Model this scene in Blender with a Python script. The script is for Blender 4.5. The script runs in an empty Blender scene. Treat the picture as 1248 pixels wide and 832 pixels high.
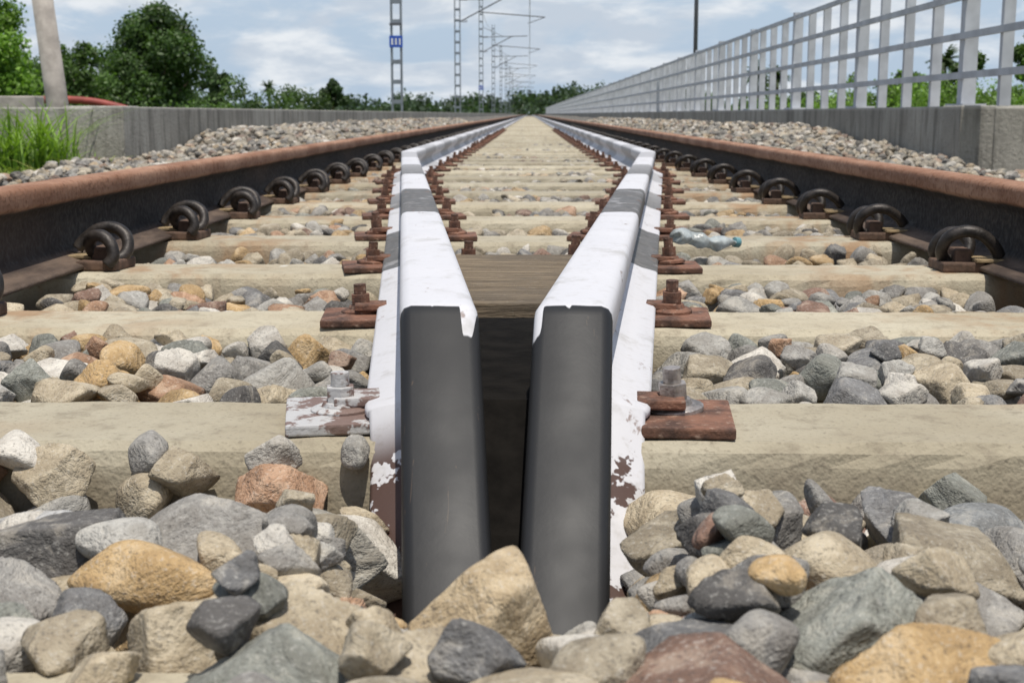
import bpy, bmesh, math, random
import numpy as np
from mathutils import Vector, Matrix, noise as mnoise
random.seed(7); rng=np.random.default_rng(11)
scene=bpy.context.scene
COL=scene.collection
CAMZ=0.28
# ------------------------------------------------------------------ helpers
def link(o,parent=None):
    COL.objects.link(o)
    if parent is not None: o.parent=parent
    return o
def empty(name,loc=(0,0,0)):
    e=bpy.data.objects.new(name,None); e.location=loc; e.empty_display_size=0.2
    return link(e)
def fast_mesh(name,V,F,mat=None,smooth=False,colors=None):
    V=np.asarray(V,dtype=np.float32); F=np.asarray(F,dtype=np.int32)
    me=bpy.data.meshes.new(name)
    nv,nf,k=len(V),len(F),F.shape[1]
    me.vertices.add(nv); me.vertices.foreach_set("co",V.ravel())
    me.loops.add(nf*k); me.loops.foreach_set("vertex_index",F.ravel())
    me.polygons.add(nf); me.polygons.foreach_set("loop_start",np.arange(0,nf*k,k,dtype=np.int32))
    me.update(calc_edges=True)
    me.polygons.foreach_set("use_smooth",np.full(nf,smooth,dtype=bool))
    if colors is not None:
        a=me.color_attributes.new("col","FLOAT_COLOR","POINT")
        c=np.ones((nv,4),dtype=np.float32); c[:,:3]=colors
        a.data.foreach_set("color",c.ravel())
    if mat: me.materials.append(mat)
    return me
class MB:
    def __init__(s): s.v=[]; s.f=[]
    def add(s,vs,fs):
        b=len(s.v); s.v+= [tuple(v) for v in vs]; s.f+=[tuple(b+i for i in f) for f in fs]
    def box(s,c,d,M=None):
        x,y,z=d[0]/2,d[1]/2,d[2]/2
        vs=[Vector((i*x,j*y,k*z)) for k in(-1,1) for j in(-1,1) for i in(-1,1)]
        if M is not None: vs=[M@v for v in vs]
        vs=[v+Vector(c) for v in vs]
        s.add(vs,[(0,2,3,1),(4,5,7,6),(0,1,5,4),(2,6,7,3),(0,4,6,2),(1,3,7,5)])
    def tube(s,pts,rad,n=8,cap=True):
        pts=[Vector(p) for p in pts]; m=len(pts)
        if not hasattr(rad,'__len__'): rad=[rad]*m
        vs=[];fs=[]; up=Vector((0.13,0.31,0.94)).normalized()
        prev=None
        for i,p in enumerate(pts):
            t=(pts[min(i+1,m-1)]-pts[max(i-1,0)]).normalized()
            if prev is None:
                a=t.cross(up)
                if a.length<.05: a=t.cross(Vector((1,0,0)))
                a.normalize()
            else:
                a=(prev-t*prev.dot(t)).normalized()
            prev=a; b=t.cross(a)
            for k in range(n):
                an=2*math.pi*k/n
                vs.append(p+(a*math.cos(an)+b*math.sin(an))*rad[i])
        for i in range(m-1):
            for k in range(n):
                k2=(k+1)%n
                fs.append((i*n+k,i*n+k2,(i+1)*n+k2,(i+1)*n+k))
        if cap:
            fs.append(tuple(range(n))[::-1]); fs.append(tuple((m-1)*n+k for k in range(n)))
        s.add(vs,fs)
    def mesh(s,name,mat,bevel=0,seg=2,smooth=False):
        me=bpy.data.meshes.new(name); me.from_pydata(s.v,[],s.f); me.update()
        bm=bmesh.new(); bm.from_mesh(me)
        bmesh.ops.recalc_face_normals(bm,faces=bm.faces)
        if bevel>0:
            es=[e for e in bm.edges if len(e.link_faces)==2 and e.calc_face_angle(0)>0.6]
            bmesh.ops.bevel(bm,geom=es,offset=bevel,segments=seg,affect='EDGES',profile=0.6,clamp_overlap=True)
        bm.to_mesh(me); bm.free()
        for p in me.polygons: p.use_smooth=smooth
        me.materials.append(mat); return me
    def obj(s,name,mat,parent=None,**k):
        return link(bpy.data.objects.new(name,s.mesh(name,mat,**k)),parent)
def catmull(P,n=6):
    P=[Vector(p) for p in P]; Q=[P[0]*2-P[1]]+P+[P[-1]*2-P[-2]]; out=[]
    for i in range(1,len(Q)-2):
        for j in range(n):
            t=j/n; a,b,c,d=Q[i-1],Q[i],Q[i+1],Q[i+2]
            out.append(0.5*((2*b)+(c-a)*t+(2*a-5*b+4*c-d)*t*t+(3*b-a-3*c+d)*t**3))
    out.append(P[-1]); return out
# ------------------------------------------------------------------ node helpers
class NT:
    def __init__(s,name):
        s.m=bpy.data.materials.new(name); s.m.use_nodes=True; s.t=s.m.node_tree; s.n=s.t.nodes; s.l=s.t.links
        s.b=s.n["Principled BSDF"]; s.b.inputs["Roughness"].default_value=0.85
        s.out=s.n["Material Output"]
        s.tc=s.n.new("ShaderNodeTexCoord")
        s.oc=s.tc.outputs["Object"]
    def setin(s,sock,v):
        if isinstance(v,bpy.types.NodeSocket): s.l.new(v,sock)
        elif isinstance(v,(tuple,list)) and len(v)==3 and sock.type=='RGBA': sock.default_value=(*v,1)
        else: sock.default_value=v
    def mapping(s,scale=(1,1,1),co=None,loc=(0,0,0)):
        m=s.n.new("ShaderNodeMapping"); s.l.new(co or s.oc,m.inputs[0]); m.inputs["Scale"].default_value=scale; m.inputs["Location"].default_value=loc
        return m.outputs[0]
    def noise(s,scale,detail=4,rough=.55,co=None,dist=0):
        n=s.n.new("ShaderNodeTexNoise"); s.l.new(co or s.oc,n.inputs["Vector"])
        n.inputs["Scale"].default_value=scale; n.inputs["Detail"].default_value=detail; n.inputs["Roughness"].default_value=rough; n.inputs["Distortion"].default_value=dist
        return n.outputs[0]
    def voro(s,scale,feature='F1',co=None,out=0):
        n=s.n.new("ShaderNodeTexVoronoi"); n.feature=feature; s.l.new(co or s.oc,n.inputs["Vector"]); n.inputs["Scale"].default_value=scale
        return n.outputs[out]
    def ramp(s,f,a,b,lo=0.,hi=1.):
        n=s.n.new("ShaderNodeMapRange"); n.interpolation_type='SMOOTHSTEP'
        s.setin(n.inputs[0],f); n.inputs[1].default_value=a; n.inputs[2].default_value=b; n.inputs[3].default_value=lo; n.inputs[4].default_value=hi
        return n.outputs[0]
    def math(s,op,a,b=0.,c=None):
        n=s.n.new("ShaderNodeMath"); n.operation=op; s.setin(n.inputs[0],a); s.setin(n.inputs[1],b)
        if c is not None: s.setin(n.inputs[2],c)
        return n.outputs[0]
    def mix(s,f,a,b,mode='MIX'):
        n=s.n.new("ShaderNodeMix"); n.data_type='RGBA'; n.blend_type=mode
        s.setin(n.inputs[0],f); s.setin(n.inputs[6],a); s.setin(n.inputs[7],b)
        return n.outputs[2]
    def xyz(s,co=None):
        n=s.n.new("ShaderNodeSeparateXYZ"); s.l.new(co or s.oc,n.inputs[0]); return n.outputs
    def attr(s,name,o=0):
        n=s.n.new("ShaderNodeAttribute"); n.attribute_name=name; return n.outputs[o]
    def color(s,c): s.setin(s.b.inputs["Base Color"],c)
    def rough(s,c): s.setin(s.b.inputs["Roughness"],c)
    def bump(s,h,strength=.5,dist=.01):
        n=s.n.new("ShaderNodeBump"); s.l.new(h,n.inputs["Height"]); n.inputs["Strength"].default_value=strength; n.inputs["Distance"].default_value=dist
        s.l.new(n.outputs[0],s.b.inputs["Normal"])
def simple(name,c,r=.7,metal=0,var=.25,scale=20,bump=.002):
    t=NT(name); n=t.noise(scale,3,.6)
    c2=tuple(x*(1-var) for x in c); c3=tuple(min(1,x*(1+var)) for x in c)
    t.color(t.mix(t.ramp(n,.3,.7),c2,c3)); t.rough(r); t.b.inputs["Metallic"].default_value=metal
    if bump: t.bump(t.noise(scale*4,2),.4,bump)
    return t.m
# ------------------------------------------------------------------ materials
def m_concrete_sleeper():
    t=NT("sleeper_concrete")
    info=t.n.new("ShaderNodeObjectInfo")
    off=t.n.new("ShaderNodeVectorMath"); off.operation='ADD'; t.l.new(t.oc,off.inputs[0])
    cmb=t.n.new("ShaderNodeCombineXYZ"); t.l.new(t.math('MULTIPLY',info.outputs["Random"],50.),cmb.inputs[0]); t.l.new(cmb.outputs[0],off.inputs[1])
    co=off.outputs[0]
    n1=t.noise(3.5,3,.6,co); n2=t.noise(26,5,.68,co); n3=t.noise(190,1,.6,co)
    c=t.mix(t.ramp(n1,.3,.7),(.375,.325,.23),(.475,.43,.325))
    c=t.mix(t.ramp(n2,.48,.70,0,.65),c,(.25,.21,.15))
    c=t.mix(t.ramp(n3,.58,.75,0,.5),c,(.20,.17,.125))
    tone=t.ramp(info.outputs["Random"],0,1,.80,1.06)
    cc=t.n.new("ShaderNodeCombineXYZ")
    for i in range(3): t.l.new(tone,cc.inputs[i])
    c=t.mix(1.,c,cc.outputs[0],'MULTIPLY')
    s=t.xyz()
    ax=t.math('ABSOLUTE',s[0])
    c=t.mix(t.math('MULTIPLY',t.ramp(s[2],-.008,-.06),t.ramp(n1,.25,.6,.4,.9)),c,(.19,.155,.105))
    st=t.noise(8,3,.6,t.mapping((1.2,1,.25),co))
    rust=t.math('MULTIPLY',t.ramp(ax,.36,.70),t.ramp(st,.44,.64,0,.7))
    c=t.mix(rust,c,(.29,.155,.07))
    sp=t.noise(11,2,.5,co)
    c=t.mix(t.ramp(sp,.74,.76,0,.7),c,(.62,.61,.57))
    t.color(c); t.rough(.9)
    h=t.math('ADD',t.math('MULTIPLY',n2,.6),t.math('MULTIPLY',n3,.35)); t.bump(h,.6,.007)
    return t.m
def m_rail():
    t=NT("rusty_rail_steel"); s=t.xyz()
    n=t.noise(14,4,.65,t.mapping((1,.25,1))); n2=t.noise(90,3,.65); n3=t.noise(3,3,.5,t.mapping((1,.3,1)))
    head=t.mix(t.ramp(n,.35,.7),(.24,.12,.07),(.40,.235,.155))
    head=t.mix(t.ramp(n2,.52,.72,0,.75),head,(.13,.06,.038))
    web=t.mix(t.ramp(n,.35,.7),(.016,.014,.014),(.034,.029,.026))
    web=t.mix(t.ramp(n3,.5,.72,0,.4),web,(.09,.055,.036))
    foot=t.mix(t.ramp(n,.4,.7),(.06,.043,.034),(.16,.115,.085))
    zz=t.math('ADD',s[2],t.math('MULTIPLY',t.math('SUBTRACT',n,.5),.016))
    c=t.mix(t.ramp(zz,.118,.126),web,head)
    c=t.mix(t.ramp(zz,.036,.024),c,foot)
    t.color(c); t.rough(t.ramp(n2,.3,.7,.6,.9)); t.bump(n2,.6,.004); t.b.inputs["Specular IOR Level"].default_value=.25
    return t.m
def m_guard():
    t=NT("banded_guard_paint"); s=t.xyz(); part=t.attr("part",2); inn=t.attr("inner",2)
    n=t.noise(9,3,.6); nf=t.noise(80,4,.65); drip=t.noise(60,1,.5,t.mapping((1,.02,.06)))
    y=t.math('ADD',s[1],t.math('MULTIPLY',t.math('SUBTRACT',n,.5),.025))
    ph=t.math('FRACT',t.math('DIVIDE',t.math('SUBTRACT',y,2.24),1.44))
    dark=t.math('MULTIPLY',t.ramp(ph,.488,.482),t.math('GREATER_THAN',y,2.24))
    dark=t.math('MULTIPLY',dark,t.ramp(s[1],3.2,5.2,1.,.4))
    smudge=t.noise(16,5,.7,t.mapping((1,.6,1)))
    white=t.mix(t.ramp(nf,.54,.76,0,.45),(.60,.595,.615),(.40,.375,.34))
    white=t.mix(t.ramp(smudge,.52,.70,0,.55),white,(.36,.345,.32))
    gry=t.mix(t.ramp(nf,.3,.7),(.08,.078,.075),(.17,.16,.15))
    gry=t.mix(t.ramp(smudge,.56,.66,0,.6),gry,(.38,.37,.37))
    c=t.mix(dark,white,gry)
    wear=t.noise(38,4,.65,t.mapping((1,.3,1)))
    c=t.mix(t.ramp(wear,.65,.70,0,.7),c,(.17,.10,.07))
    scuff=t.noise(60,4,.6,t.mapping((3.2,.3,.4),None,(.3,.1,.2)),1.8)
    dust=t.noise(5,1,.5)
    blk=t.mix(t.ramp(dust,.3,.7),(.013,.013,.014),(.021,.021,.021))
    blk=t.mix(t.ramp(scuff,.68,.73,0,.6),blk,(.11,.075,.05))
    blk=t.mix(t.ramp(nf,.73,.78,0,.6),blk,(.16,.15,.14))
    yd=t.math('ADD',t.math('ADD',s[1],t.math('MULTIPLY',t.math('SUBTRACT',n,.5),.010)),t.math('MULTIPLY',t.ramp(drip,.56,.68),.026))
    ismask=t.math('MULTIPLY',t.ramp(yd,1.139,1.137),t.math('SUBTRACT',1.,part))
    c=t.mix(ismask,c,blk)
    chip=t.noise(24,4,.7)
    fr=t.math('MULTIPLY',part,t.ramp(s[1],1.17,1.12))
    chs=t.math('ADD',chip,t.ramp(s[0],-.10,.02,.10,-.05))
    c=t.mix(t.math('MULTIPLY',fr,t.ramp(chs,.50,.53)),c,(.085,.05,.04))
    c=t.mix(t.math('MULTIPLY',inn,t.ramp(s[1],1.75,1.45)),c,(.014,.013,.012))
    t.color(c); t.rough(t.ramp(n,.3,.7,.50,.62)); t.b.inputs["Specular IOR Level"].default_value=.38
    t.bump(t.math('ADD',t.math('MULTIPLY',nf,.25),t.math('MULTIPLY',n,.4)),.25,.003)
    return t.m
def m_rock():
    t=NT("ballast_stone"); c=t.attr("col")
    n=t.noise(34,5,.68,None,.5); n2=t.noise(280,2,.7)
    c=t.mix(t.ramp(n,.36,.62,0,.65),c,t.mix(1.,c,(.52,.48,.44),'MULTIPLY'))
    c=t.mix(t.ramp(n,.50,.36,0,.25),c,(.54,.47,.36))
    c=t.mix(t.ramp(n2,.54,.72,0,.30),c,(.58,.56,.51))
    c=t.mix(t.ramp(n2,.44,.30,0,.5),c,(.07,.065,.06))
    t.color(c); t.rough(.9)
    h=t.math('ADD',n,t.math('MULTIPLY',n2,.22)); t.bump(h,.85,.009)
    return t.m
def m_bed():
    t=NT("ballast_bed_gravel")
    v=t.voro(22,'F1',None,1); d=t.voro(22)
    sp=t.n.new("ShaderNodeSeparateColor"); t.l.new(v,sp.inputs[0])
    c=t.mix(t.ramp(sp.outputs[0],0,1),(.13,.125,.115),(.40,.36,.29))
    c=t.mix(t.ramp(d,.25,.6,0,.85),c,(.05,.045,.04))
    t.color(c); t.bump(t.math('SUBTRACT',1.,d),1.,.03); return t.m
def m_wall():
    t=NT("weathered_wall_concrete")
    n=t.noise(1.4,5,.65); st=t.noise(5,4,.65,t.mapping((1.5,1.5,.18))); n2=t.noise(45,4,.65); s=t.xyz()
    c=t.mix(t.ramp(n,.3,.7),(.26,.245,.21),(.40,.38,.33))
    c=t.mix(t.ramp(st,.46,.66,0,.75),c,(.12,.11,.09))
    c=t.mix(t.ramp(n2,.56,.72,0,.6),c,(.14,.12,.10))
    c=t.mix(t.ramp(s[2],.30,.322,0,.45),c,(.48,.46,.41))
    t.color(c); t.bump(t.math('ADD',n2,st),.6,.015); return t.m
def m_ground():
    t=NT("ground_grass_soil"); s=t.xyz()
    n=t.noise(.6,5,.65); n2=t.noise(6,5,.7); n3=t.noise(.03,4,.6)
    soil=t.mix(t.ramp(n2,.3,.7),(.13,.11,.08),(.27,.235,.18))
    gr=t.mix(t.ramp(n2,.3,.7),(.045,.075,.018),(.10,.15,.035))
    gr=t.mix(t.ramp(n3,.4,.6,0,.6),gr,(.13,.16,.05))
    ax=t.math('ABSOLUTE',s[0])
    f=t.math('MAXIMUM',t.ramp(ax,2.9,3.8),t.ramp(n,.58,.66,0,.5))
    t.color(t.mix(f,soil,gr)); t.bump(n2,1.,.05); return t.m
def m_leaf(name,transl=.35):
    t=NT(name); c=t.attr("col"); t.color(c); t.rough(.55)
    tr=t.n.new("ShaderNodeBsdfTranslucent"); t.l.new(t.mix(1.,c,(1.2,1.35,.5),'MULTIPLY'),tr.inputs[0])
    mx=t.n.new("ShaderNodeMixShader"); mx.inputs[0].default_value=transl
    t.l.new(t.b.outputs[0],mx.inputs[1]); t.l.new(tr.outputs[0],mx.inputs[2]); t.l.new(mx.outputs[0],t.out.inputs[0])
    return t.m
M_SLEEPER=m_concrete_sleeper(); M_RAIL=m_rail(); M_GUARD=m_guard(); M_ROCK=m_rock(); M_BED=m_bed(); M_WALL=m_wall(); M_GROUND=m_ground(); M_LEAF=m_leaf("leaves")
def m_rustplate():
    t=NT("rusty_plate_steel"); n=t.noise(24,4,.7); n2=t.noise(120,3,.6)
    c=t.mix(t.ramp(n,.35,.65),(.065,.035,.025),(.22,.105,.065)); c=t.mix(t.ramp(n2,.55,.72,0,.7),c,(.34,.24,.18))
    t.color(c); t.rough(.8); t.bump(n2,.7,.003); return t.m
def m_whiteplate():
    t=NT("painted_plate_steel"); n=t.noise(30,4,.7); n2=t.noise(110,3,.6)
    c=t.mix(t.ramp(n2,.55,.72,0,.6),(.46,.455,.45),(.28,.25,.23)); c=t.mix(t.ramp(n,.46,.52,0,.9),c,(.15,.085,.065))
    t.color(c); t.rough(.6); t.bump(n2,.6,.003); return t.m
M_RP=m_rustplate(); M_WP=m_whiteplate()
M_BOLT=simple("worn_bolt_steel",(.33,.30,.28),.45,.6,.45,60,.002)
M_CLIP=simple("clip_black_steel",(.035,.029,.025),.5,.3,.5,40)
M_SHOULDER=simple("cast_shoulder",(.10,.06,.04),.8,0,.4,50)
M_LINER=simple("clip_liner",(.30,.22,.12),.7,0,.3,50)
M_GAPFILL=simple("gap_filler_black",(.008,.007,.006),.95,0,.4,30)  # near-black colour stands in for shade in the guard rail gap
M_GAPFILL.node_tree.nodes["Principled BSDF"].inputs["Specular IOR Level"].default_value=.1
def m_wood():
    t=NT("weathered_wood"); g=t.noise(16,6,.75,t.mapping((.35,7,7)),1.); n=t.noise(7,4,.7); k=t.noise(60,3,.7)
    c=t.mix(t.ramp(g,.32,.66),(.08,.058,.036),(.33,.255,.165)); c=t.mix(t.ramp(n,.45,.62,0,.65),c,(.15,.12,.085)); c=t.mix(t.ramp(k,.6,.75,0,.5),c,(.42,.37,.29))
    t.color(c); t.bump(g,1.,.008); return t.m
M_WOOD=m_wood()
M_FENCE=simple("fence_white_paint",(.45,.465,.49),.6,0,.16,4)
M_MAST=simple("galvanised_mast",(.20,.22,.25),.55,.2,.2,5)
M_WIRE=simple("overhead_wire_metal",(.10,.10,.11),.5,.3,.1,5,0)
M_BLUE=simple("blue_sign_enamel",(.02,.08,.42),.4,0,.1,10,0)
M_SIGNW=simple("sign_white",(.7,.7,.7),.4,0,.1,10,0)
M_POLE=simple("pole_concrete",(.38,.34,.30),.85,0,.25,6)
M_RED=simple("red_oxide",(.28,.05,.035),.6,0,.25,8)
M_BARK=simple("bark",(.10,.075,.05),.9,0,.4,8,.01)
M_PET=simple("faded_bottle_plastic",(.55,.60,.60),.3,0,.25,40,.004)
M_PET.node_tree.nodes["Principled BSDF"].inputs["Transmission Weight"].default_value=.45
M_CAPB=simple("bottle_cap_plastic",(.14,.30,.33),.5,0,.1,30,0)
# ------------------------------------------------------------------ track geometry params
SP=.62; Y0=1.225
def sleeper_y(k): return Y0+SP*k-(.035 if k<0 else 0)
YS=[sleeper_y(k) for k in range(-2,240)]
def gx(side,y):
    n,b,f=( (-.053,-.077,-.53) if side<0 else (.022,.038,.52) )
    if y<1.14: return b+(n-b)*(1.14-y)/.27
    if y<6.0: return b+(f-b)*(y-1.14)/4.86
    return f
# ------------------------------------------------------------------ running rails
def rail_profile(H,hw,fw,hd,wt,ft):
    P=[(0,0),(hw*.70,-.0006),(hw*.88,-.0028),(hw*.97,-.007),(hw,-.012),(hw,-hd+.003),(hw*.93,-hd-.002),(wt*1.9,-hd-.012),(wt,-hd-.024),
       (wt,-H+ft+.026),(wt*2.0,-H+ft+.013),(fw*.6,-H+ft+.004),(fw-.003,-H+ft*.75),(fw,-H+ft*.5),(fw,-H+.001),(fw-.002,-H)]
    return P
def closed(P): 
    return P+[(-x,z) for x,z in P[::-1] if x>0]
prof=closed(rail_profile(.156,.0335,.068,.034,.0078,.011))
def running_rail(xc):
    ys=list(np.arange(-2,12,.5))+list(np.arange(12,60,4))+list(np.arange(60,421,30)); n=len(prof); V=[];F=[]
    for y in ys:
        for (x,z) in prof: V.append((x+xc,y,.160+z))
    for i in range(len(ys)-1):
        for k in range(n):
            k2=(k+1)%n; F.append((i*n+k,i*n+k2,(i+1)*n+k2,(i+1)*n+k))
    me=bpy.data.meshes.new("running_rail"); me.from_pydata(V,[],F+[tuple(range(n)),tuple((len(ys)-1)*n+k for k in range(n))[::-1]])
    bm=bmesh.new(); bm.from_mesh(me); bmesh.ops.recalc_face_normals(bm,faces=bm.faces); bm.to_mesh(me); bm.free()
    me.materials.append(M_RAIL)
    for p in me.polygons: p.use_smooth=(len(p.vertices)==4)
    return link(bpy.data.objects.new("running_rail",me))
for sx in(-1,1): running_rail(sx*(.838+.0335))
# ------------------------------------------------------------------ sleepers with clips
def sleeper_mesh():
    L=1.37; V=[];F=[]
    xs=[-L,-L+.02]+list(np.linspace(-1.3,1.3,66))+[L-.02,L]
    pr=[(-.135,-.20),(-.094,-.020),(-.089,-.008),(-.079,0),(.079,0),(.089,-.008),(.094,-.020),(.135,-.20)]
    n=len(pr); r=random.Random(4)
    for i,x in enumerate(xs):
        e=.012 if i in(0,len(xs)-1) else 0
        for j,(y,z) in enumerate(pr):
            jy=r.uniform(-.0018,.0018) if j in(1,2,5,6) else r.uniform(-.001,.001)
            V.append((x,y*(1-e*4)+jy,z-(e if z>-.1 else 0)+(r.uniform(-.0014,.0004) if j in(2,3,4,5) else 0)))
    for i in range(len(xs)-1):
        for k in range(n):
            k2=(k+1)%n; F.append((i*n+k,(i+1)*n+k,(i+1)*n+k2,i*n+k2))
    F+=[tuple(range(n)),tuple((len(xs)-1)*n+k for k in range(n))[::-1]]
    me=bpy.data.meshes.new("concrete_sleeper"); me.from_pydata(V,[],F)
    bm=bmesh.new(); bm.from_mesh(me); bmesh.ops.recalc_face_normals(bm,faces=bm.faces); bm.to_mesh(me); bm.free()
    me.materials.append(M_SLEEPER); return me
ME_SL=sleeper_mesh()
def clip_mesh():
    b=MB()
    P=[(.046,-.030,.030),(.034,-.036,.048),(.010,-.040,.068),(-.020,-.040,.073),(-.046,-.034,.060),(-.054,-.022,.036),(-.044,-.008,.019),(-.020,.0,.018),
       (-.002,.010,.030),(.002,.020,.048),(-.010,.030,.062),(-.030,.036,.064),(-.048,.042,.050),(-.054,.048,.028),(-.044,.052,.014)]
    b.tube(catmull(P,6),.0112,10)
    return b.mesh("elastic_clip",M_CLIP,smooth=True)
ME_CL=clip_mesh()
b=MB(); b.box((-.022,.0,.009),(.075,.10,.018)); b.box((-.018,-.005,.026),(.03,.05,.03)); ME_SH=b.mesh("clip_shoulder",M_SHOULDER,bevel=.004)
b=MB(); b.box((.022,-.02,.0215),(.05,.07,.006)); ME_LN=b.mesh("clip_liner",M_LINER,bevel=.0015)
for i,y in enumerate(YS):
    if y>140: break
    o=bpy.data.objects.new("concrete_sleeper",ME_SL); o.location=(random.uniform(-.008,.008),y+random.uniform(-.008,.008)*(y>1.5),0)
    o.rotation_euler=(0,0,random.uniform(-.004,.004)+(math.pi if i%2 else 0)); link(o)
    sgn=-1 if i%2 else 1
    if y<26:
        for sx in(-1,1):
            for inner in(1,-1):
                if inner<0 and y>12: continue
                base=sx*(.8715-inner*.072)
                s=(-1 if sx*inner<0 else 1)
                for me,nm in((ME_CL,"elastic_clip"),(ME_SH,"cast_shoulder"),(ME_LN,"liner")):
                    if nm=="liner" and y>8: continue
                    c=bpy.data.objects.new(nm,me); c.parent=o
                    c.location=((base-o.location.x)*sgn,0,.0)
                    c.rotation_euler=(0,random.uniform(-.12,.05) if nm=="elastic_clip" else 0,(0 if s>0 else math.pi)+random.uniform(-.12,.12)+(math.pi if i%2 else 0))
                    COL.objects.link(c)
# ------------------------------------------------------------------ guard rails
def guard_rail(side):
    H=.108; top=.121; hd=.034
    P=closed(rail_profile(H,.0335,.066,hd,.010,.012))
    ang=math.radians(41)
    By,Bz=1.135,top
    L=.45; ey,ez=By-L*math.cos(ang),Bz-L*math.sin(ang)
    rings=[]
    def n_of(a): return (-math.sin(a),math.cos(a))
    na=n_of(ang)
    mit=(By+H*math.tan(ang/2)*1.0,Bz-H)
    for k in range(7):
        t=1-k/6.; py,pz=By+(ey-By)*t, Bz+(ez-Bz)*t
        if t<.12: continue
        fy,fz=py-na[0]*H,pz-na[1]*H
        rings.append(((py,pz),(fy,fz)))
    R=.03; d=R*math.tan(ang/2)
    cy,cz=By+d,Bz-R
    for k in range(7):
        a=ang*(1-k/6.); n=n_of(a)
        rings.append(((cy+n[0]*R,cz+n[1]*R),mit))
    for y in [1.19,1.25,1.3,1.4,1.5,1.6,1.7,1.9,2.2,2.6,3,3.5,4,4.5,5,5.5,5.9,6.0,6.1,6.5,8,10,14,20,30,50,80,130,200,300]:
        rings.append(((y,top),(y,top-H)))
    V=[];F=[];part=[];inner=[]
    def innerlim(y):
        if y<1.35: return .013
        return min(.066,max(.013,abs(gx(-1,y)-gx(1,y))/2-.003))
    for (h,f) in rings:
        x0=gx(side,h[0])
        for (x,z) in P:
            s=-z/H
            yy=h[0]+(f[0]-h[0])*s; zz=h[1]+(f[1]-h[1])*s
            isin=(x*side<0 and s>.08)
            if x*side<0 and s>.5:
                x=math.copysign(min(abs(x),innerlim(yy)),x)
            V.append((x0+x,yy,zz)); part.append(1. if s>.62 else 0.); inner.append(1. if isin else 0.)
    n=len(P)
    for i in range(len(rings)-1):
        for k in range(n):
            k2=(k+1)%n; F.append((i*n+k,i*n+k2,(i+1)*n+k2,(i+1)*n+k))
    me=bpy.data.meshes.new("guard_rail"); me.from_pydata(V,[],F+[tuple(range(n)),tuple((len(rings)-1)*n+k for k in range(n))[::-1]])
    a=me.attributes.new("part","FLOAT","POINT"); a.data.foreach_set("value",part)
    a=me.attributes.new("inner","FLOAT","POINT"); a.data.foreach_set("value",inner)
    bm=bmesh.new(); bm.from_mesh(me); bmesh.ops.recalc_face_normals(bm,faces=bm.faces); bm.to_mesh(me); bm.free()
    me.materials.append(M_GUARD)
    for p in me.polygons: p.use_smooth=True
    return link(bpy.data.objects.new("guard_rail",me))
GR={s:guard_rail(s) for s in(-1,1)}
def plate_meshes(mat,tag,bmat=None):
    b=MB(); b.box((0,0,.005),(.082,.125,.010)); pm=b.mesh("base_plate_"+tag,mat,bevel=.002)
    b=MB()
    b.tube([(0,0,.010),(0,0,.015),(0,0,.018)],[.028,.028,.022],22); b.tube([(0,0,.018),(0,0,.023)],[.018,.016],20)
    b.tube([(0,0,.023),(0,0,.040)],.0140,6); b.tube([(0,0,.040),(0,0,.056)],.0085,12)
    bm=b.mesh("screw_spike_"+tag,bmat or mat,bevel=.0008)
    b=MB(); b.box((0,0,.0165),(.045,.045,.009)); cm=b.mesh("clamp_"+tag,mat,bevel=.002)
    return pm,bm,cm
PR=plate_meshes(M_RP,"rust"); PW=plate_meshes(M_WP,"paint"); PS=plate_meshes(M_RP,"steel",M_BOLT)
for y in YS:
    if y<1 or y>24: continue
    for s in(-1,1):
        for out in(1,-1):
            if out<0 and y<2.3: continue
            x=gx(s,y)+s*out*(.066+.032)
            pm=(PW if s<0 else PS) if y<1.3 else PR
            for k,me in enumerate(pm):
                if k==2: xx=gx(s,y)+s*out*.074
                elif k==1: xx=x-s*out*.010
                else: xx=x
                c=bpy.data.objects.new(("base_plate","screw_spike","clamp")[k],me)
                c.location=(xx,y+(.0 if k else -.01)+random.uniform(-.006,.006),.001 if k<2 else .004)
                c.rotation_euler=(random.uniform(-.08,.08)*(k==1),random.uniform(-.1,.1)*(k==1),random.uniform(-.09,.09)+(s*-.09 if y<6 else 0)); 
                sc=random.uniform(.8,1.1) if k==1 else 1
                c.scale=(1,1,sc)
                link(c,GR[s])
b=MB()
def q(y,off): return (gx(-1,y)+off, gx(1,y)-off)
ya,yb=1.68,2.28
l0,r0=q(ya,.012); l1,r1=q(yb,.012)
b.add([(l0,ya,.014),(r0,ya,.014),(r1,yb,.014),(l1,yb,.014),(l0,ya,.046),(r0,ya,.046),(r1,yb,.046),(l1,yb,.046)],[(0,3,2,1),(4,5,6,7),(0,1,5,4),(1,2,6,5),(2,3,7,6),(3,0,4,7)])
b.obj("wooden_packing_block",M_WOOD,bevel=.003)
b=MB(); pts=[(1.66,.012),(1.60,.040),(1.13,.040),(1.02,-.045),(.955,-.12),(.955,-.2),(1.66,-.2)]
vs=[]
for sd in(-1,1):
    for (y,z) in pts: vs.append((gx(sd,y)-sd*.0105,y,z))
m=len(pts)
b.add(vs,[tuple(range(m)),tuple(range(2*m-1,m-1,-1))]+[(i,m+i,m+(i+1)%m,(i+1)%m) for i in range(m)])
b.obj("added_dark_gap_filler",M_GAPFILL)  # added filler, shaped to make the gap between the rail ends read black
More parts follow.
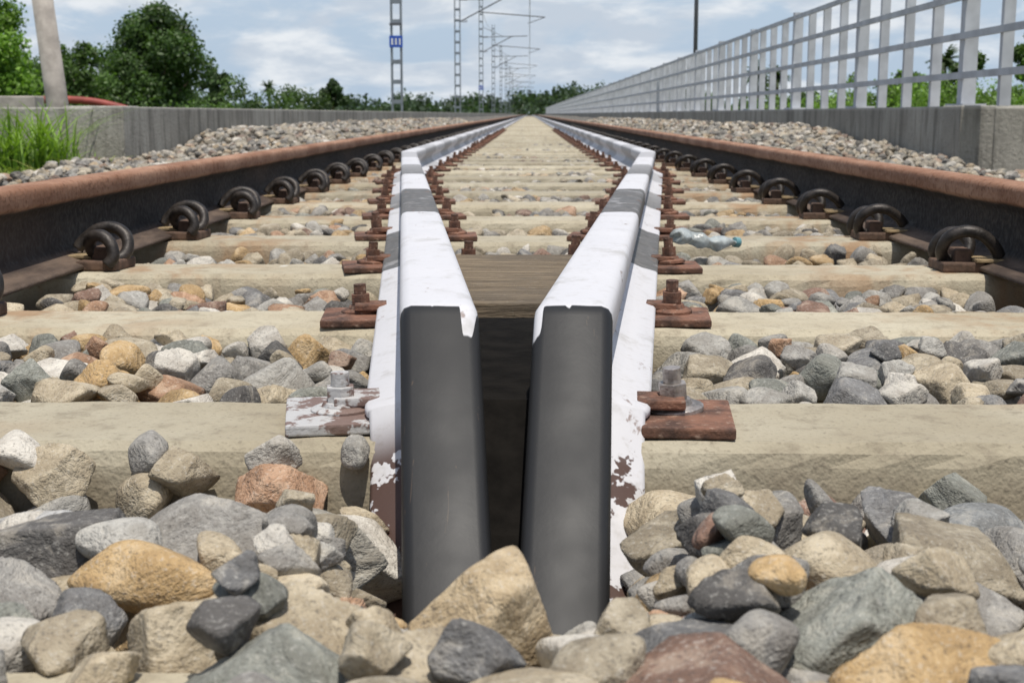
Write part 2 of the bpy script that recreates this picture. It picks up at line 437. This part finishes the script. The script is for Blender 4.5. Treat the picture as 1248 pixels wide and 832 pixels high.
# crushed plastic bottle on the ballast
e=empty("plastic_bottle",(.365,2.80,.022)); e.rotation_euler=(0,math.radians(8),math.radians(28))
b=MB(); L_=[(0,.004),(.003,.026),(.03,.030),(.05,.022),(.08,.029),(.105,.021),(.13,.028),(.155,.026),(.178,.018),(.195,.011),(.205,.011)]
pp=catmull([(x-.1,.008*math.sin(x*40),.005*math.cos(x*30)) for x,_ in L_],4); rr_=np.interp(np.linspace(0,1,len(pp)),np.linspace(0,1,len(L_)),[r for _,r in L_])
b.tube(pp,list(rr_),16); me=b.mesh("bottle_body",M_PET,smooth=True)
for v in me.vertices:
    k=mnoise.noise(v.co*38); v.co.z=v.co.z*.75+.008*k; v.co.y+=.006*mnoise.noise(v.co*45+Vector((5,5,5))); v.co*=.75
link(bpy.data.objects.new("bottle_body",me),e)
b=MB(); b.tube([(.077,.006,.004),(.089,.006,.004)],.0108,16); b.obj("bottle_cap",M_CAPB,e,bevel=.001)
# ------------------------------------------------------------------ ground & ballast bed
def shoulder(x,y):
    ax=np.abs(x)
    lift=np.clip((y-8.2)/4.,0,1); lift=lift*lift*(3-2*lift)
    hi=-.03+lift*.165
    r=np.clip((ax-1.05)/.7,0,1)
    w=.02*np.sin(y*1.7+x*2)+.015*np.sin(y*4.1-x*3)
    return -.02+(hi+.02)*r+w*np.clip(r*1.5,0,1)
gxs=[-3000,-1200,-500,-200,-90,-40,-20,-12,-8,-6,-4.6,-4,-3,-2,-1,0,1,2,3,4,4.6,6,8,12,20,40,90,200,500,1200,3000]
gys=[-60,-20,-5,0,3,6,9,12,16,22,30,50,90,160,300,600,1200,2500,6000]
V=[];F=[]
for y in gys:
    for x in gxs:
        ax=abs(x); t=min(1,max(0,(ax-4.6)/7.)); t=t*t*(3-2*t)
        V.append((x,y,-.11-.07*(ax<1.5)*(y<4)-1.6*t))
n=len(gxs)
for j in range(len(gys)-1):
    for i in range(n-1): F.append((j*n+i,j*n+i+1,(j+1)*n+i+1,(j+1)*n+i))
link(bpy.data.objects.new("ground",fast_mesh("ground",V,F,M_GROUND,True)))
xs=np.concatenate([np.linspace(-2.62,-1.0,14),np.linspace(-.9,.9,7),np.linspace(1.0,2.62,14)]); ys=np.concatenate([np.arange(-2,40,.35),np.arange(40,100,3),np.arange(100,421,20)])
X,Y=np.meshgrid(xs,ys); Z=np.where(np.abs(X)>1.,shoulder(X,Y)-.035,np.where(Y<1.4,-.145,-.10))
Z=np.where(Y>34,np.where(np.abs(X)>1.,shoulder(X,Y),-.02),Z)
V=np.stack([X,Y,Z],-1).reshape(-1,3); n=len(xs)
ii,jj=np.meshgrid(np.arange(n-1),np.arange(len(ys)-1)); a=(jj*n+ii).ravel(); F=np.stack([a,a+1,a+n+1,a+n],-1)
link(bpy.data.objects.new("ballast_bed",fast_mesh("ballast_bed",V,F,M_BED,True)))
# ------------------------------------------------------------------ ballast stones (dropped on a height field)
CS=.01; GX0,GX1,GY0,GY1=-2.65,2.65,.3,36.
nx=int((GX1-GX0)/CS); ny=int((GY1-GY0)/CS)
gxv=GX0+(np.arange(nx)+.5)*CS; gyv=GY0+(np.arange(ny)+.5)*CS
XX,YY=np.meshgrid(gxv,gyv)
Hm=np.where(np.abs(XX)>1.0,shoulder(XX,YY)-.05,np.where(YY<1.15,-.15,-.11))
YC=np.where(YY<.9,YY+.035,YY)
d=np.abs(((YC-Y0+SP/2)%SP)-SP/2)
sl=np.where(d<.088,0.,np.where(d<.14,-(d-.088)/.05*.20,-1)); sl=np.where((YY>.9)&(d<.082),1.,sl)
sl=np.where(np.abs(XX)<1.37,sl,-1)
Hm=np.maximum(Hm,sl)
Hm=np.where((np.abs(XX)>.80)&(np.abs(XX)<.945),1.,Hm)
for s in(-1,1):
    gcx=np.interp(gyv,[0,.87,1.14,6,60],[gx(s,.87),gx(s,.87),gx(s,1.14),gx(s,6.),gx(s,6.)])[:,None]
    hw=np.where(gyv>1.12,.060,.034)[:,None]
    Hm=np.where((np.abs(XX-gcx)<hw)&(YY>.86),1.,Hm)
Hm=np.where((YY>.88)&(YY<1.6)&(XX>-.08)&(XX<.06),1.,Hm)
def cap(x,y):
    if abs(x)>1.0: return float(shoulder(x,y))+.035
    if y<1.1:
        c=.022+.012*math.sin(x*9+1)+.010*math.sin(y*17)
        if y>.90: c-=.050*min(1,(y-.90)/.10)
        if y<.70: c=.046 if x>-.15 else .016
        k=math.exp(-((x+.015)/.115)**6)*min(1,max(0,(1.05-y)/.05))
        cc=-.10+(max(0,.90-y))*.50
        return c*(1-k)+min(c,cc)*k
    if y<1.7: return .004+.010*math.sin(x*6+y*3)
    return -.008+.008*math.sin(x*6+y*3)
palette=[((.29,.28,.26),15),((.20,.20,.20),9),((.38,.37,.34),12),((.47,.40,.285),20),((.37,.32,.235),18),((.50,.345,.17),9),((.25,.155,.115),5),((.12,.115,.11),5),((.59,.56,.50),11),((.44,.27,.17),5),((.25,.26,.23),5)]
pc=np.array([p[0] for p in palette]); pw=np.array([p[1] for p in palette],float); pw/=pw.sum()
regions=[
 (-.80,.80,.40,1.12,6000,.018,.052),(-.80,.80,1.12,2.3,3000,.016,.038),(-.80,.80,2.3,10,1600,.019,.036),
 (-.80,.80,10,20,700,.024,.038),(-.80,.80,20,35.5,300,.034,.05),
 (-2.6,-.95,2.2,10,800,.022,.042),(.95,2.6,2.2,10,800,.022,.042),
 (-2.6,-.95,10,20,560,.026,.044),(.95,2.6,10,20,560,.026,.044),(-2.6,-.95,20,35.5,240,.036,.058),(.95,2.6,20,35.5,240,.036,.058)]
rocks=[]
def drop(x,y,a,bb,c,yaw,capz=None):
    rr=a; i0=int((x-rr-GX0)/CS); i1=int((x+rr-GX0)/CS)+1; j0=int((y-rr-GY0)/CS); j1=int((y+rr-GY0)/CS)+1
    if i0<0 or j0<0 or i1>=nx or j1>=ny: return False
    dx=gxv[i0:i1][None,:]-x; dy=gyv[j0:j1][:,None]-y
    ca,sa=math.cos(yaw),math.sin(yaw)
    q2=((dx*ca+dy*sa)/a)**2+((-dx*sa+dy*ca)/bb)**2
    m=q2<.88
    if not m.any(): return False
    hz=np.sqrt(np.maximum(0,1-q2))*c
    S=Hm[j0:j1,i0:i1]
    zc=(S+hz*.86)[m].max()
    zc-=.16*c
    if zc+c*.8>(cap(x,y) if capz is None else capz): return False
    S[m]=np.maximum(S[m],(zc+hz*.86)[m])
    rocks.append((x,y,zc,a,bb,c,yaw)); return True
hero=[(.175,.735,.064,.040,.036,.2,(.60,.38,.17)),(-.235,.72,.046,.044,.032,.4,(.50,.46,.36)),(-.02,.68,.045,.034,.028,.9,(.52,.41,.26)),
      (.245,.87,.062,.046,.044,-.5,(.38,.335,.26)),(-.12,.79,.04,.03,.035,1.2,(.24,.25,.26)),(-.36,.90,.065,.045,.036,.1,(.54,.54,.53)),(-.17,.94,.056,.036,.034,-.3,(.36,.34,.29)),
      (.16,.97,.055,.042,.036,.2,(.34,.34,.30)),(-.29,.70,.055,.030,.025,.3,(.47,.39,.26)),(.33,.96,.045,.036,.033,.3,(.24,.25,.25)),
      (.30,.70,.05,.04,.03,.3,(.46,.41,.31)),(.41,.92,.045,.04,.03,.3,(.2,.2,.21)),(-.15,.86,.045,.035,.03,1.0,(.42,.37,.28)),(-.25,.90,.05,.04,.038,.4,(.46,.46,.45)),
      (.26,.96,.036,.032,.03,.4,(.54,.39,.18)),(-.26,.97,.034,.03,.026,.2,(.50,.45,.33)),(.36,.82,.045,.035,.03,.7,(.50,.31,.19)),(.17,.88,.042,.026,.03,1.4,(.42,.41,.39)),(-.33,.80,.045,.036,.03,.5,(.50,.42,.28))]
cols=[]
for pas in range(2):
    if pas==1:
        for (x,y,a,bb,c,yaw,colr) in hero:
            if drop(x,y,a,bb,c,yaw,capz=cap(x,y)+.03): cols.append(colr)
    for ri,(x0,x1,y0,y1,den,r0,r1) in enumerate(regions):
        N=int((x1-x0)*(y1-y0)*den)
        if pas==0:
            if ri!=0: continue
            N=int(N*.09)
        px=rng.uniform(x0,x1,N); py=rng.uniform(y0,y1,N); ra=r0+(r1-r0)*rng.random(N)**1.4
        if ri<2: ra=np.where(np.arange(N)<N*.45,r0+(r1-r0)*rng.uniform(.45,1,N),ra)
        rb=ra*rng.uniform(.66,.98,N); rc=ra*rng.uniform(.50,.88,N); yw=rng.uniform(0,6.28,N); ci=rng.choice(len(pc),N,p=pw); br=rng.uniform(.8,1.2,N)
        far=np.clip((py-2)/6,0,1)[:,None]
        cc_=pc[ci]*br[:,None]; g_=cc_.mean(1,keepdims=True)*np.array([1.08,1.0,.88]); cc_=cc_*(1-.5*far)+g_*.5*far
        for k in range(N):
            if drop(px[k],py[k],ra[k],rb[k],rc[k],yw[k],capz=None if pas else min(-.05,cap(px[k],py[k]))): cols.append(tuple(cc_[k]))
for k in range(1500):
    x=rng.uniform(-.16,.13); y=rng.uniform(.66,.90); a=rng.uniform(.012,.032)
    if drop(x,y,a,a*.8,a*.65,rng.uniform(0,6.28),capz=cap(x,y)+.010): cols.append(tuple(pc[rng.choice(len(pc),p=pw)]*rng.uniform(.8,1.15)))
print("rocks",len(rocks))
R=np.array(rocks); RC=np.array(cols)
def ico(sub):
    bm=bmesh.new(); bmesh.ops.create_icosphere(bm,subdivisions=sub,radius=1)
    v=np.array([x.co[:] for x in bm.verts]); f=np.array([[q.index for q in p.verts] for p in bm.faces]); bm.free(); return v,f
ICO={l:ico(l) for l in(1,2,3,4,5)}
NV=42
def rock_shape(l,dirs,seed):
    r=np.random.default_rng(1000+seed)
    base=np.array([[1,0,0],[-1,0,0],[0,1,0],[0,-1,0],[0,0,1],[0,0,-1]],float)+r.normal(0,.27,(6,3))
    K=r.integers(3,8); ext=r.normal(size=(K,3)); n=np.concatenate([base,ext/np.linalg.norm(ext,axis=1)[:,None]]); n/=np.linalg.norm(n,axis=1)[:,None]
    qx,_=np.linalg.qr(r.normal(size=(3,3))); n=n@qx
    dd=np.concatenate([r.uniform(.62,.86,6),r.uniform(.78,1.02,K)]); round_=(seed%3==0); p=r.uniform(5,9) if round_ else r.uniform(35,120)
    t=np.maximum(dirs@n.T,0)/dd
    rad=((t**p).sum(1)+(1/1.22)**p)**(-1/p)
    off=r.uniform(-50,50,3); amp=.55 if round_ else 1.
    if l>=3:
        nn=np.array([mnoise.fractal(Vector(d_*1.7+off),.8,2.1,6 if l>=4 else 3) for d_ in dirs])
        rad=rad*(1+.040*amp*nn)
    else:
        rad=rad*(1+.05*np.sin(dirs@(r.normal(size=3)*3)))
    rad=rad/np.mean(rad)*.98
    return dirs*rad[:,None]
SH={(l,s):rock_shape(l,ICO[l][0],s) for l in ICO for s in range(NV)}
lev=np.where(R[:,1]<1.12,5,np.where(R[:,1]<2.0,4,np.where(R[:,1]<5,3,np.where(R[:,1]<13,2,1))))
lev=np.where((lev==5)&(R[:,3]<.026),4,lev)
lev=np.where((lev==5)&(np.abs(R[:,0])>.5),4,lev)
var=rng.integers(0,NV,len(R))
def build_rocks(levels,name,parent,smooth):
    VV=[];FF=[];CC=[];base=0
    for l in levels:
        f=ICO[l][1]
        for s in range(NV):
            idx=np.where((lev==l)&(var==s))[0]
            if len(idx)==0: continue
            shp=SH[(l,s)]; m=len(idx); r=R[idx]
            yaw=r[:,6]; ti=rng.normal(0,.28,m); ti2=rng.normal(0,.28,m)
            P=shp[None]*r[:,None,3:6]
            c,sn=np.cos(ti)[:,None],np.sin(ti)[:,None]
            P=np.stack([P[...,0],P[...,1]*c-P[...,2]*sn,P[...,1]*sn+P[...,2]*c],-1)
            c,sn=np.cos(ti2)[:,None],np.sin(ti2)[:,None]
            P=np.stack([P[...,0]*c+P[...,2]*sn,P[...,1],-P[...,0]*sn+P[...,2]*c],-1)
            c,sn=np.cos(yaw)[:,None],np.sin(yaw)[:,None]
            P=np.stack([P[...,0]*c-P[...,1]*sn,P[...,0]*sn+P[...,1]*c,P[...,2]],-1)
            P=P+r[:,None,0:3]
            nv=shp.shape[0]
            VV.append(P.reshape(-1,3)); FF.append((f[None]+(np.arange(m)*nv)[:,None,None]+base).reshape(-1,3)); CC.append(np.repeat(RC[idx],nv,0)); base+=m*nv
    if not VV: return
    me=fast_mesh(name,np.concatenate(VV),np.concatenate(FF),M_ROCK,smooth,np.concatenate(CC))
    link(bpy.data.objects.new(name,me),parent)
BAL=empty("ballast_stones")
build_rocks([5,4,3],"near_stones",BAL,True)
build_rocks([2,1],"far_stones",BAL,False)
# ------------------------------------------------------------------ parapet walls
WT=CAMZ+.047
def parapet(name,side,ycorner,flare):
    e=empty(name)
    xi=side*2.65; th=.34
    y=ycorner; k=0
    while y<240:
        L=6.0 if y<60 else 30
        b=MB(); b.box((xi+side*th/2,y+L/2,(WT-1.3)/2),(th,L-.025,WT+1.3)); b.obj("wall_panel_%d"%k,M_WALL,e,bevel=.008); y+=L; k+=1
    b=MB(); b.box((xi+side*(th/2-.01),ycorner-.20,(WT+.004-1.3)/2),(th+.05,.38,WT+.004+1.3)); b.obj("end_pilaster",M_WALL,e,bevel=.01)
    p0=Vector((xi+side*.18,ycorner-.42,0)); d=Vector((side*math.cos(flare),-math.sin(flare),0)); L=5.5
    c=p0+d*L/2+Vector((0,.17,0))
    b=MB(); b.box((c.x,c.y,(WT-.006-1.3)/2),(L,.3,WT-.006+1.3),Matrix.Rotation(math.atan2(d.y,d.x),3,'Z')); b.obj("wing_wall",M_WALL,e,bevel=.01)
    return e
parapet("parapet_wall",-1,9.2,math.radians(6)); parapet("parapet_wall",1,8.75,math.radians(4))
# ------------------------------------------------------------------ railing fence on the right wall
def fence():
    e=empty("steel_railing_fence"); X=2.78
    b=MB(); sp=.70; y=3.2; k=0; top=CAMZ+1.0
    while y<230:
        big=(k%4==0)
        w=.09 if big else .066
        j=random.uniform(-.006,.006)
        b.box((X+j,y+j,(WT+top+(.03 if big else -.01))/2),(w,.05 if not big else .09,top-WT+(.03 if big else -.01)),Matrix.Rotation(j,3,'X'))
        if big: b.box((X,y,WT+.008),(.2,.2,.016))
        y+=sp; k+=1
    b.obj("uprights",M_FENCE,e)
    b=MB()
    for hz in(.24,.485,.73,.975):
        b.box((X-.045,116.5,CAMZ+hz),(.022,227,.042))
    b.obj("horizontal_rails",M_FENCE,e)
fence()
# ------------------------------------------------------------------ overhead line masts
def mast(x,y,h,cant,sign=False):
    e=empty("lattice_mast",(x,y,0)); b=MB(); w=.30; dpt=.16; z0=-1.5
    for sx in(-1,1):
        for sy in(-1,1): b.box((sx*w/2,sy*dpt/2,(h+z0)/2),(.06,.03,h-z0))
    z=z0+.3
    while z<h-.2:
        for sy in(-1,1): b.box((0,sy*(dpt/2+.018),z),(w+.05,.008,.13))
        z+=.62
    b.box((0,0,z0+.2),(.8,.7,1.2)); b.obj("lattice_frame",M_MAST,e)
    if cant:
        b=MB(); R_=.035
        zt,zc=6.75,5.45
        b.tube([(w/2,0,zt+.05),(-x-.2,0,zt+.15)],R_,6); b.tube([(w/2,0,zc+.1),(-x*.62,0,zt+.08)],R_,6); b.tube([(w/2,0,zt+.9),(-x*.45,0,zt+.12)],.02,6)
        b.tube([(-x*.3,0,zc+.65),(-x+.9,0,zc+.35)],.03,6); b.tube([(-x+.9,0,zc+.35),(-x-.1,0,zc)],.02,6)
        for zz in(zt+.07,zc+.14):
            for kk in range(4): b.tube([(w/2+.1+kk*.09,0,zz),(w/2+.14+kk*.09,0,zz)],.085,8)
        b.obj("cantilever_bracket",M_WIRE,e)
    if sign:
        b=MB(); b.box((0,-.13,2.52),(.42,.02,.36)); b.obj("number_plate",M_BLUE,e,bevel=.004)
        b=MB(); b.box((-.0,-.143,2.52),(.05,.004,.2)); b.box((-.12,-.143,2.52),(.05,.004,.2)); b.box((.12,-.143,2.52),(.05,.004,.2)); b.obj("number_marks",M_SIGNW,e)
        b=MB(); b.box((.0,-.13,3.05),(.4,.02,.08)); b.obj("band",M_WIRE,e)
    return e
MX=-4.2
my=[43.6,80.5,119.5,160,202,246,292,340]
for i,y in enumerate(my): mast(MX,y,10.2 if i!=3 else 10.4,i>=1,i in(0,2))
b=MB()
for i in range(len(my)-1):
    y0,y1=my[i],my[i+1]
    pts=[]; 
    for k in range(13):
        t=k/12; pts.append((0,y0+(y1-y0)*t,6.9-1.0*4*t*(1-t)))
    b.tube(pts,.018,5); b.tube([(0,y0,5.45),(0,y1,5.45)],.018,5)
    for k in range(1,12,2): b.tube([pts[k],(0,pts[k][1],5.45)],.009,4)
    pts=[(MX-.1,y0+(y1-y0)*k/12,9.8-.6*4*(k/12)*(1-k/12)) for k in range(13)]
    b.tube(pts,.014,5)
b.obj("overhead_wires",M_WIRE)
b=MB(); b.tube([(3.35,28,-1.3),(3.35,28,7.0)],[.05,.035],10); b.obj("slim_steel_pole",M_WIRE,smooth=True)
b=MB(); b.tube([(-3.86,11.6,-1.2),(-4.14,11.6,1.9)],[.10,.082],14); b.obj("leaning_concrete_pole",M_POLE,smooth=True)
b=MB(); b.box((-4.05,10.9,.2),(.30,.22,.44)); b.obj("concrete_marker_block",M_POLE,bevel=.012)
b=MB(); b.tube(catmull([(-5.4,12.6,.30),(-4.9,12.6,.38),(-4.3,12.6,.41),(-3.9,12.6,.37),(-3.6,12.6,.26),(-3.5,12.6,0)],5),.035,10); b.obj("red_oxide_pipe",M_RED,smooth=True)
# ------------------------------------------------------------------ vegetation
def leaves(centres,radii,n,size,cols,rs,flat=.8,shell=.4):
    C=np.asarray(centres); Rr=np.asarray(radii); cols=np.asarray(cols)
    w=Rr**2; w/=w.sum(); k=rs.choice(len(C),n,p=w)
    d=rs.normal(size=(n,3)); d/=np.linalg.norm(d,axis=1)[:,None]
    rad=(shell+(1-shell)*rs.random(n)**.7)*(1+.16*rs.normal(size=n))
    P=C[k]+d*Rr[k][:,None]*rad[:,None]*np.array([1,1,flat])
    nrm=d*.6+rs.normal(size=(n,3))*.7; nrm[:,2]+=.35; nrm/=np.linalg.norm(nrm,axis=1)[:,None]
    a=np.cross(nrm,rs.normal(size=(n,3))); a/=np.linalg.norm(a,axis=1)[:,None]; bq=np.cross(nrm,a)
    s=size*rs.uniform(.6,1.3,n)[:,None]
    V=np.stack([P-a*s,P-bq*s*.6,P+a*s,P+bq*s*.6],1).reshape(-1,3); F=np.arange(n*4).reshape(-1,4)
    shade=rs.uniform(.65,1.25,n)[:,None]*(1+.15*d[:,2:3])
    c=np.repeat(cols[k]*shade,4,0)
    return V,F,c
def tree(name,x,y,zb,h,w,seed,col,n,size,nc=22,low=.25):
    rs=np.random.default_rng(seed); e=empty(name,(x,y,zb))
    cs=[];rr=[]
    for i in range(nc):
        u=(i+rs.random())/nc; ang=rs.uniform(0,6.28); pf=math.sin(math.pi*min(.96,(u*.82+.14)))**.6
        r=math.sqrt(rs.random())*w*.40*pf
        cr=w*rs.uniform(.09,.20)*(.7+.4*pf)
        cs.append((r*math.cos(ang),r*math.sin(ang),h*low+(h-cr*.8-h*low)*u)); rr.append(cr)
    cl=np.array([np.array(col)*rs.uniform(.65,1.35) for _ in cs])
    V,F,c=leaves(cs,rr,n,size,cl,rs)
    link(bpy.data.objects.new("foliage",fast_mesh("foliage",V,F,M_LEAF,False,c)),e)
    b=MB(); b.tube([(0,0,0),(.03*w,0,h*.2),(-.02*w,.02*w,h*.45),(0,0,h*.75)],[w*.035,w*.028,w*.02,w*.006],8)
    for i in range(0,nc,2):
        q=cs[i]; b.tube([(0,0,h*.22+.3*q[2]*.5),(q[0]*.5,q[1]*.5,q[2]*.75),q],[w*.014,w*.009,w*.003],5)
    b.obj("trunk_and_limbs",M_BARK,e,smooth=True); return e
def PX(px,Y): return (px-645)/1650*Y
ZB=-1.7
def HH(py,Y): return (139-py)/1650*Y+CAMZ-ZB
tree("broadleaf_tree",PX(198,62),62,ZB,HH(4,62),PX(645+155,62),3,(.06,.11,.026),34000,.095,44,.20)
tree("broadleaf_tree",PX(98,56),56,ZB,HH(48,56),PX(645+120,56),4,(.08,.14,.032),17000,.085,26,.2)
tree("broadleaf_tree",PX(-6,30),30,ZB,HH(-50,30),PX(645+150,30),5,(.17,.30,.04),22000,.055,36,.2)
tree("broadleaf_tree",PX(40,75),75,ZB,HH(66,75),PX(645+130,75),14,(.065,.12,.03),11000,.12,22)
tree("broadleaf_tree",PX(266,85),85,ZB,HH(84,85),PX(645+50,85),15,(.05,.09,.025),6000,.13,14)
tree("broadleaf_tree",PX(408,190),190,ZB,HH(97,190),PX(645+40,190),6,(.04,.075,.022),4500,.24,12,.45)
tree("broadleaf_tree",PX(1165,85),85,ZB,HH(62,85),PX(645+80,85),8,(.08,.14,.03),9000,.13,18)
tree("broadleaf_tree",PX(1245,70),70,ZB,HH(38,70),PX(645+80,70),9,(.09,.16,.03),10000,.11,20)
tree("broadleaf_tree",PX(1090,110),110,ZB,HH(84,110),PX(645+80,110),10,(.07,.12,.028),7000,.16,16)
def palm(px,Y,py,seed):
    rs=np.random.default_rng(seed); h=HH(py,Y); x=PX(px,Y); e=empty("palm_tree",(x,Y,ZB)); s=h*.16
    b=MB(); b.tube([(0,0,0),(.1,0,h*.5),(.05,0,h*.86)],[.2,.15,.13],8); b.obj("trunk",M_BARK,e,smooth=True)
    V=[];F=[]
    for i in range(38):
        az=rs.uniform(0,6.28); el=rs.uniform(-.5,1.3); p=Vector((.05,0,h*.86)); d=Vector((math.cos(az)*math.cos(el),math.sin(az)*math.cos(el),math.sin(el)))
        side=Vector((-math.sin(az),math.cos(az),0))
        for k in range(6):
            wdt=s*.22*(1-k/7)+.03; q_=p+d*s*.22
            for sg in(-1,1):
                t=p+d*s*.3+side*sg*wdt*1.6+Vector((0,0,-wdt*.6)); bI=len(V); V+= [tuple(p),tuple(q_),tuple(t),tuple(p+side*sg*wdt*.4)]; F.append((bI,bI+1,bI+2,bI+3))
            p=q_; d=(d+Vector((0,0,-.2))).normalized()
    c=np.tile(np.array((.05,.08,.025)),(len(V),1))*rs.uniform(.7,1.3,(len(V),1))
    link(bpy.data.objects.new("fronds",fast_mesh("fronds",V,F,M_LEAF,False,c)),e)
palm(331,170,101,1); palm(350,200,113,2); palm(915,100,78,3); palm(940,115,84,4); palm(1138,95,62,6); palm(687,260,120,7)
rs=np.random.default_rng(21); cs=[];rr=[];cl=[]
for i in range(1700):
    x=rs.uniform(-270,270); y=rs.uniform(300,400)
    hgt=6.6+1.3*math.sin(x*.045+1)+1.0*math.sin(x*.117)+rs.uniform(-1.5,1.0)
    if x>20: hgt*=.86
    r=rs.uniform(1.6,3.2); cs.append((x,y,ZB+max(1,hgt-r*.6)*rs.uniform(.25,1.)+.2)); rr.append(r); g=rs.uniform(.6,1.3); cl.append((.055*g,.09*g,.045*g))
V,F,c=leaves(cs,rr,80000,.6,cl,rs,.75)
link(bpy.data.objects.new("distant_trees",fast_mesh("distant_trees",V,F,M_LEAF,False,c)))
def bush_mass(name,x0,x1,y0,y1,h0,h1,nc,n,size,col,seed):
    rs=np.random.default_rng(seed); cs=[];rr=[];cl=[]
    for i in range(nc):
        r=rs.uniform(.5,1.2); cs.append((rs.uniform(x0,x1),rs.uniform(y0,y1),ZB+rs.uniform(h0,h1)-r*.6)); rr.append(r); g=rs.uniform(.6,1.4); cl.append(tuple(np.array(col)*g))
    V,F,c=leaves(cs,rr,n,size,cl,rs,.8); link(bpy.data.objects.new(name,fast_mesh(name,V,F,M_LEAF,False,c)))
bush_mass("roadside_bushes",9.5,34,36,60,2.1,3.1,120,30000,.075,(.16,.27,.045),31)
bush_mass("roadside_bushes",10,60,70,130,2.4,4.2,130,26000,.14,(.09,.15,.035),32)
bush_mass("roadside_bushes",-70,-14,75,130,2.6,4.4,130,26000,.14,(.06,.10,.028),33)
bush_mass("roadside_bushes",-26,-11,34,52,1.8,2.6,60,14000,.07,(.08,.14,.03),34)
def grass(name,specs,seed):
    rs=np.random.default_rng(seed); V=[];F=[];C=[]
    for (cx,cy,sx,sy,n,h,lean,col) in specs:
        for i in range(n):
            x=cx+rs.normal()*sx; y=cy+rs.normal()*sy; z=-.12; hh=h*rs.uniform(.4,1.15); az=rs.uniform(0,6.28); l=hh*rs.uniform(.1,1)*lean; w=rs.uniform(.003,.009)
            dx,dy=math.cos(az),math.sin(az); sxd,syd=-dy*w,dx*w; b0=len(V)
            for k,(t,ww) in enumerate(((0,1),(.4,1),(.75,.7),(1,.1))):
                px_=x+dx*l*t*t; py_=y+dy*l*t*t; pz=z+hh*t*(1-.25*t*lean)
                V+=[(px_-sxd*ww,py_-syd*ww,pz),(px_+sxd*ww,py_+syd*ww,pz)]
            for k in range(3): F.append((b0+2*k,b0+2*k+1,b0+2*k+3,b0+2*k+2))
            g=rs.uniform(.7,1.3); C+=[(col[0]*g,col[1]*g,col[2]*g)]*8
    link(bpy.data.objects.new(name,fast_mesh(name,V,F,M_LEAF,False,np.array(C))))
grass("weed_clump",[(-3.05,8.30,.13,.12,280,.60,1.2,(.19,.31,.045)),(-3.25,8.2,.12,.12,160,.38,1.3,(.17,.27,.05)),(-2.72,8.2,.10,.15,160,.22,1.5,(.30,.32,.08)),(-2.95,7.9,.25,.25,420,.15,1.5,(.19,.25,.05)),(-3.7,8.2,.3,.3,400,.3,1.2,(.12,.21,.035)),(-2.45,8.3,.2,.3,160,.10,1.4,(.24,.25,.07))],5)
# ------------------------------------------------------------------ world, sun
SUN_EL=math.radians(73); SUN_AZ=math.radians(162)
w=bpy.data.worlds.new("World"); scene.world=w; w.use_nodes=True; nt=w.node_tree; N=nt.nodes; L=nt.links
bg=N["Background"]; bg.inputs[1].default_value=.1
sky=N.new("ShaderNodeTexSky"); sky.sky_type='NISHITA'; sky.sun_disc=False; sky.sun_elevation=SUN_EL; sky.sun_rotation=SUN_AZ; sky.air_density=1.2; sky.dust_density=2.
tc=N.new("ShaderNodeTexCoord"); mp=N.new("ShaderNodeMapping"); mp.inputs["Scale"].default_value=(1,1,3.2); mp.inputs["Location"].default_value=(.35,.1,.2); L.new(tc.outputs["Generated"],mp.inputs[0])
def nz(sc,det,dist=0):
    n=N.new("ShaderNodeTexNoise"); n.inputs["Scale"].default_value=sc; n.inputs["Detail"].default_value=det; n.inputs["Roughness"].default_value=.58; n.inputs["Distortion"].default_value=dist; L.new(mp.outputs[0],n.inputs["Vector"]); return n.outputs[0]
def mr(f,a,b,lo,hi):
    n=N.new("ShaderNodeMapRange"); n.interpolation_type='SMOOTHSTEP'; L.new(f,n.inputs[0])
    for i,v in enumerate((a,b,lo,hi)): n.inputs[1+i].default_value=v
    return n.outputs[0]
def mixc(f,a,b):
    n=N.new("ShaderNodeMix"); n.data_type='RGBA'
    for s_,v in((n.inputs[0],f),(n.inputs[6],a),(n.inputs[7],b)):
        if isinstance(v,bpy.types.NodeSocket): L.new(v,s_)
        elif isinstance(v,tuple): s_.default_value=(*v,1)
        else: s_.default_value=v
    return n.outputs[2]
c1=nz(8.5,8,.3); c2=nz(14,7,.2)
cloud=mixc(mr(c2,.38,.64,0,1),(5.6,6.3,7.2),(8.5,8.8,9.1))
base=mixc(.88,sky.outputs[0],(4.9,6.15,7.7))
colr=mixc(mr(c1,.41,.58,0,.92),base,cloud)
sep=N.new("ShaderNodeSeparateXYZ"); L.new(tc.outputs["Generated"],sep.inputs[0])
colr=mixc(mr(sep.outputs[2],.12,.45,0,.85),colr,sky.outputs[0])
L.new(colr,bg.inputs[0])
sl_=bpy.data.lights.new("sun","SUN"); sl_.energy=4.1; sl_.angle=math.radians(.5); sl_.color=(1,.95,.87)
so=link(bpy.data.objects.new("sun",sl_))
dirv=Vector((math.sin(SUN_AZ)*math.cos(SUN_EL),math.cos(SUN_AZ)*math.cos(SUN_EL),math.sin(SUN_EL)))
so.rotation_euler=dirv.to_track_quat('Z','Y').to_euler(); so.location=(0,0,20)
# ------------------------------------------------------------------ camera
cam=bpy.data.cameras.new("camera"); cam.lens=36*1650/1248; cam.sensor_width=36; cam.clip_start=.02; cam.clip_end=8000
cam.dof.use_dof=True; cam.dof.focus_distance=1.5; cam.dof.aperture_fstop=18
co=link(bpy.data.objects.new("camera",cam)); co.location=(0,0,CAMZ); co.rotation_euler=(math.radians(90-9.53),0,math.radians(.73))
scene.camera=co
scene.view_settings.view_transform='Standard'; scene.view_settings.look='None'; scene.view_settings.exposure=0
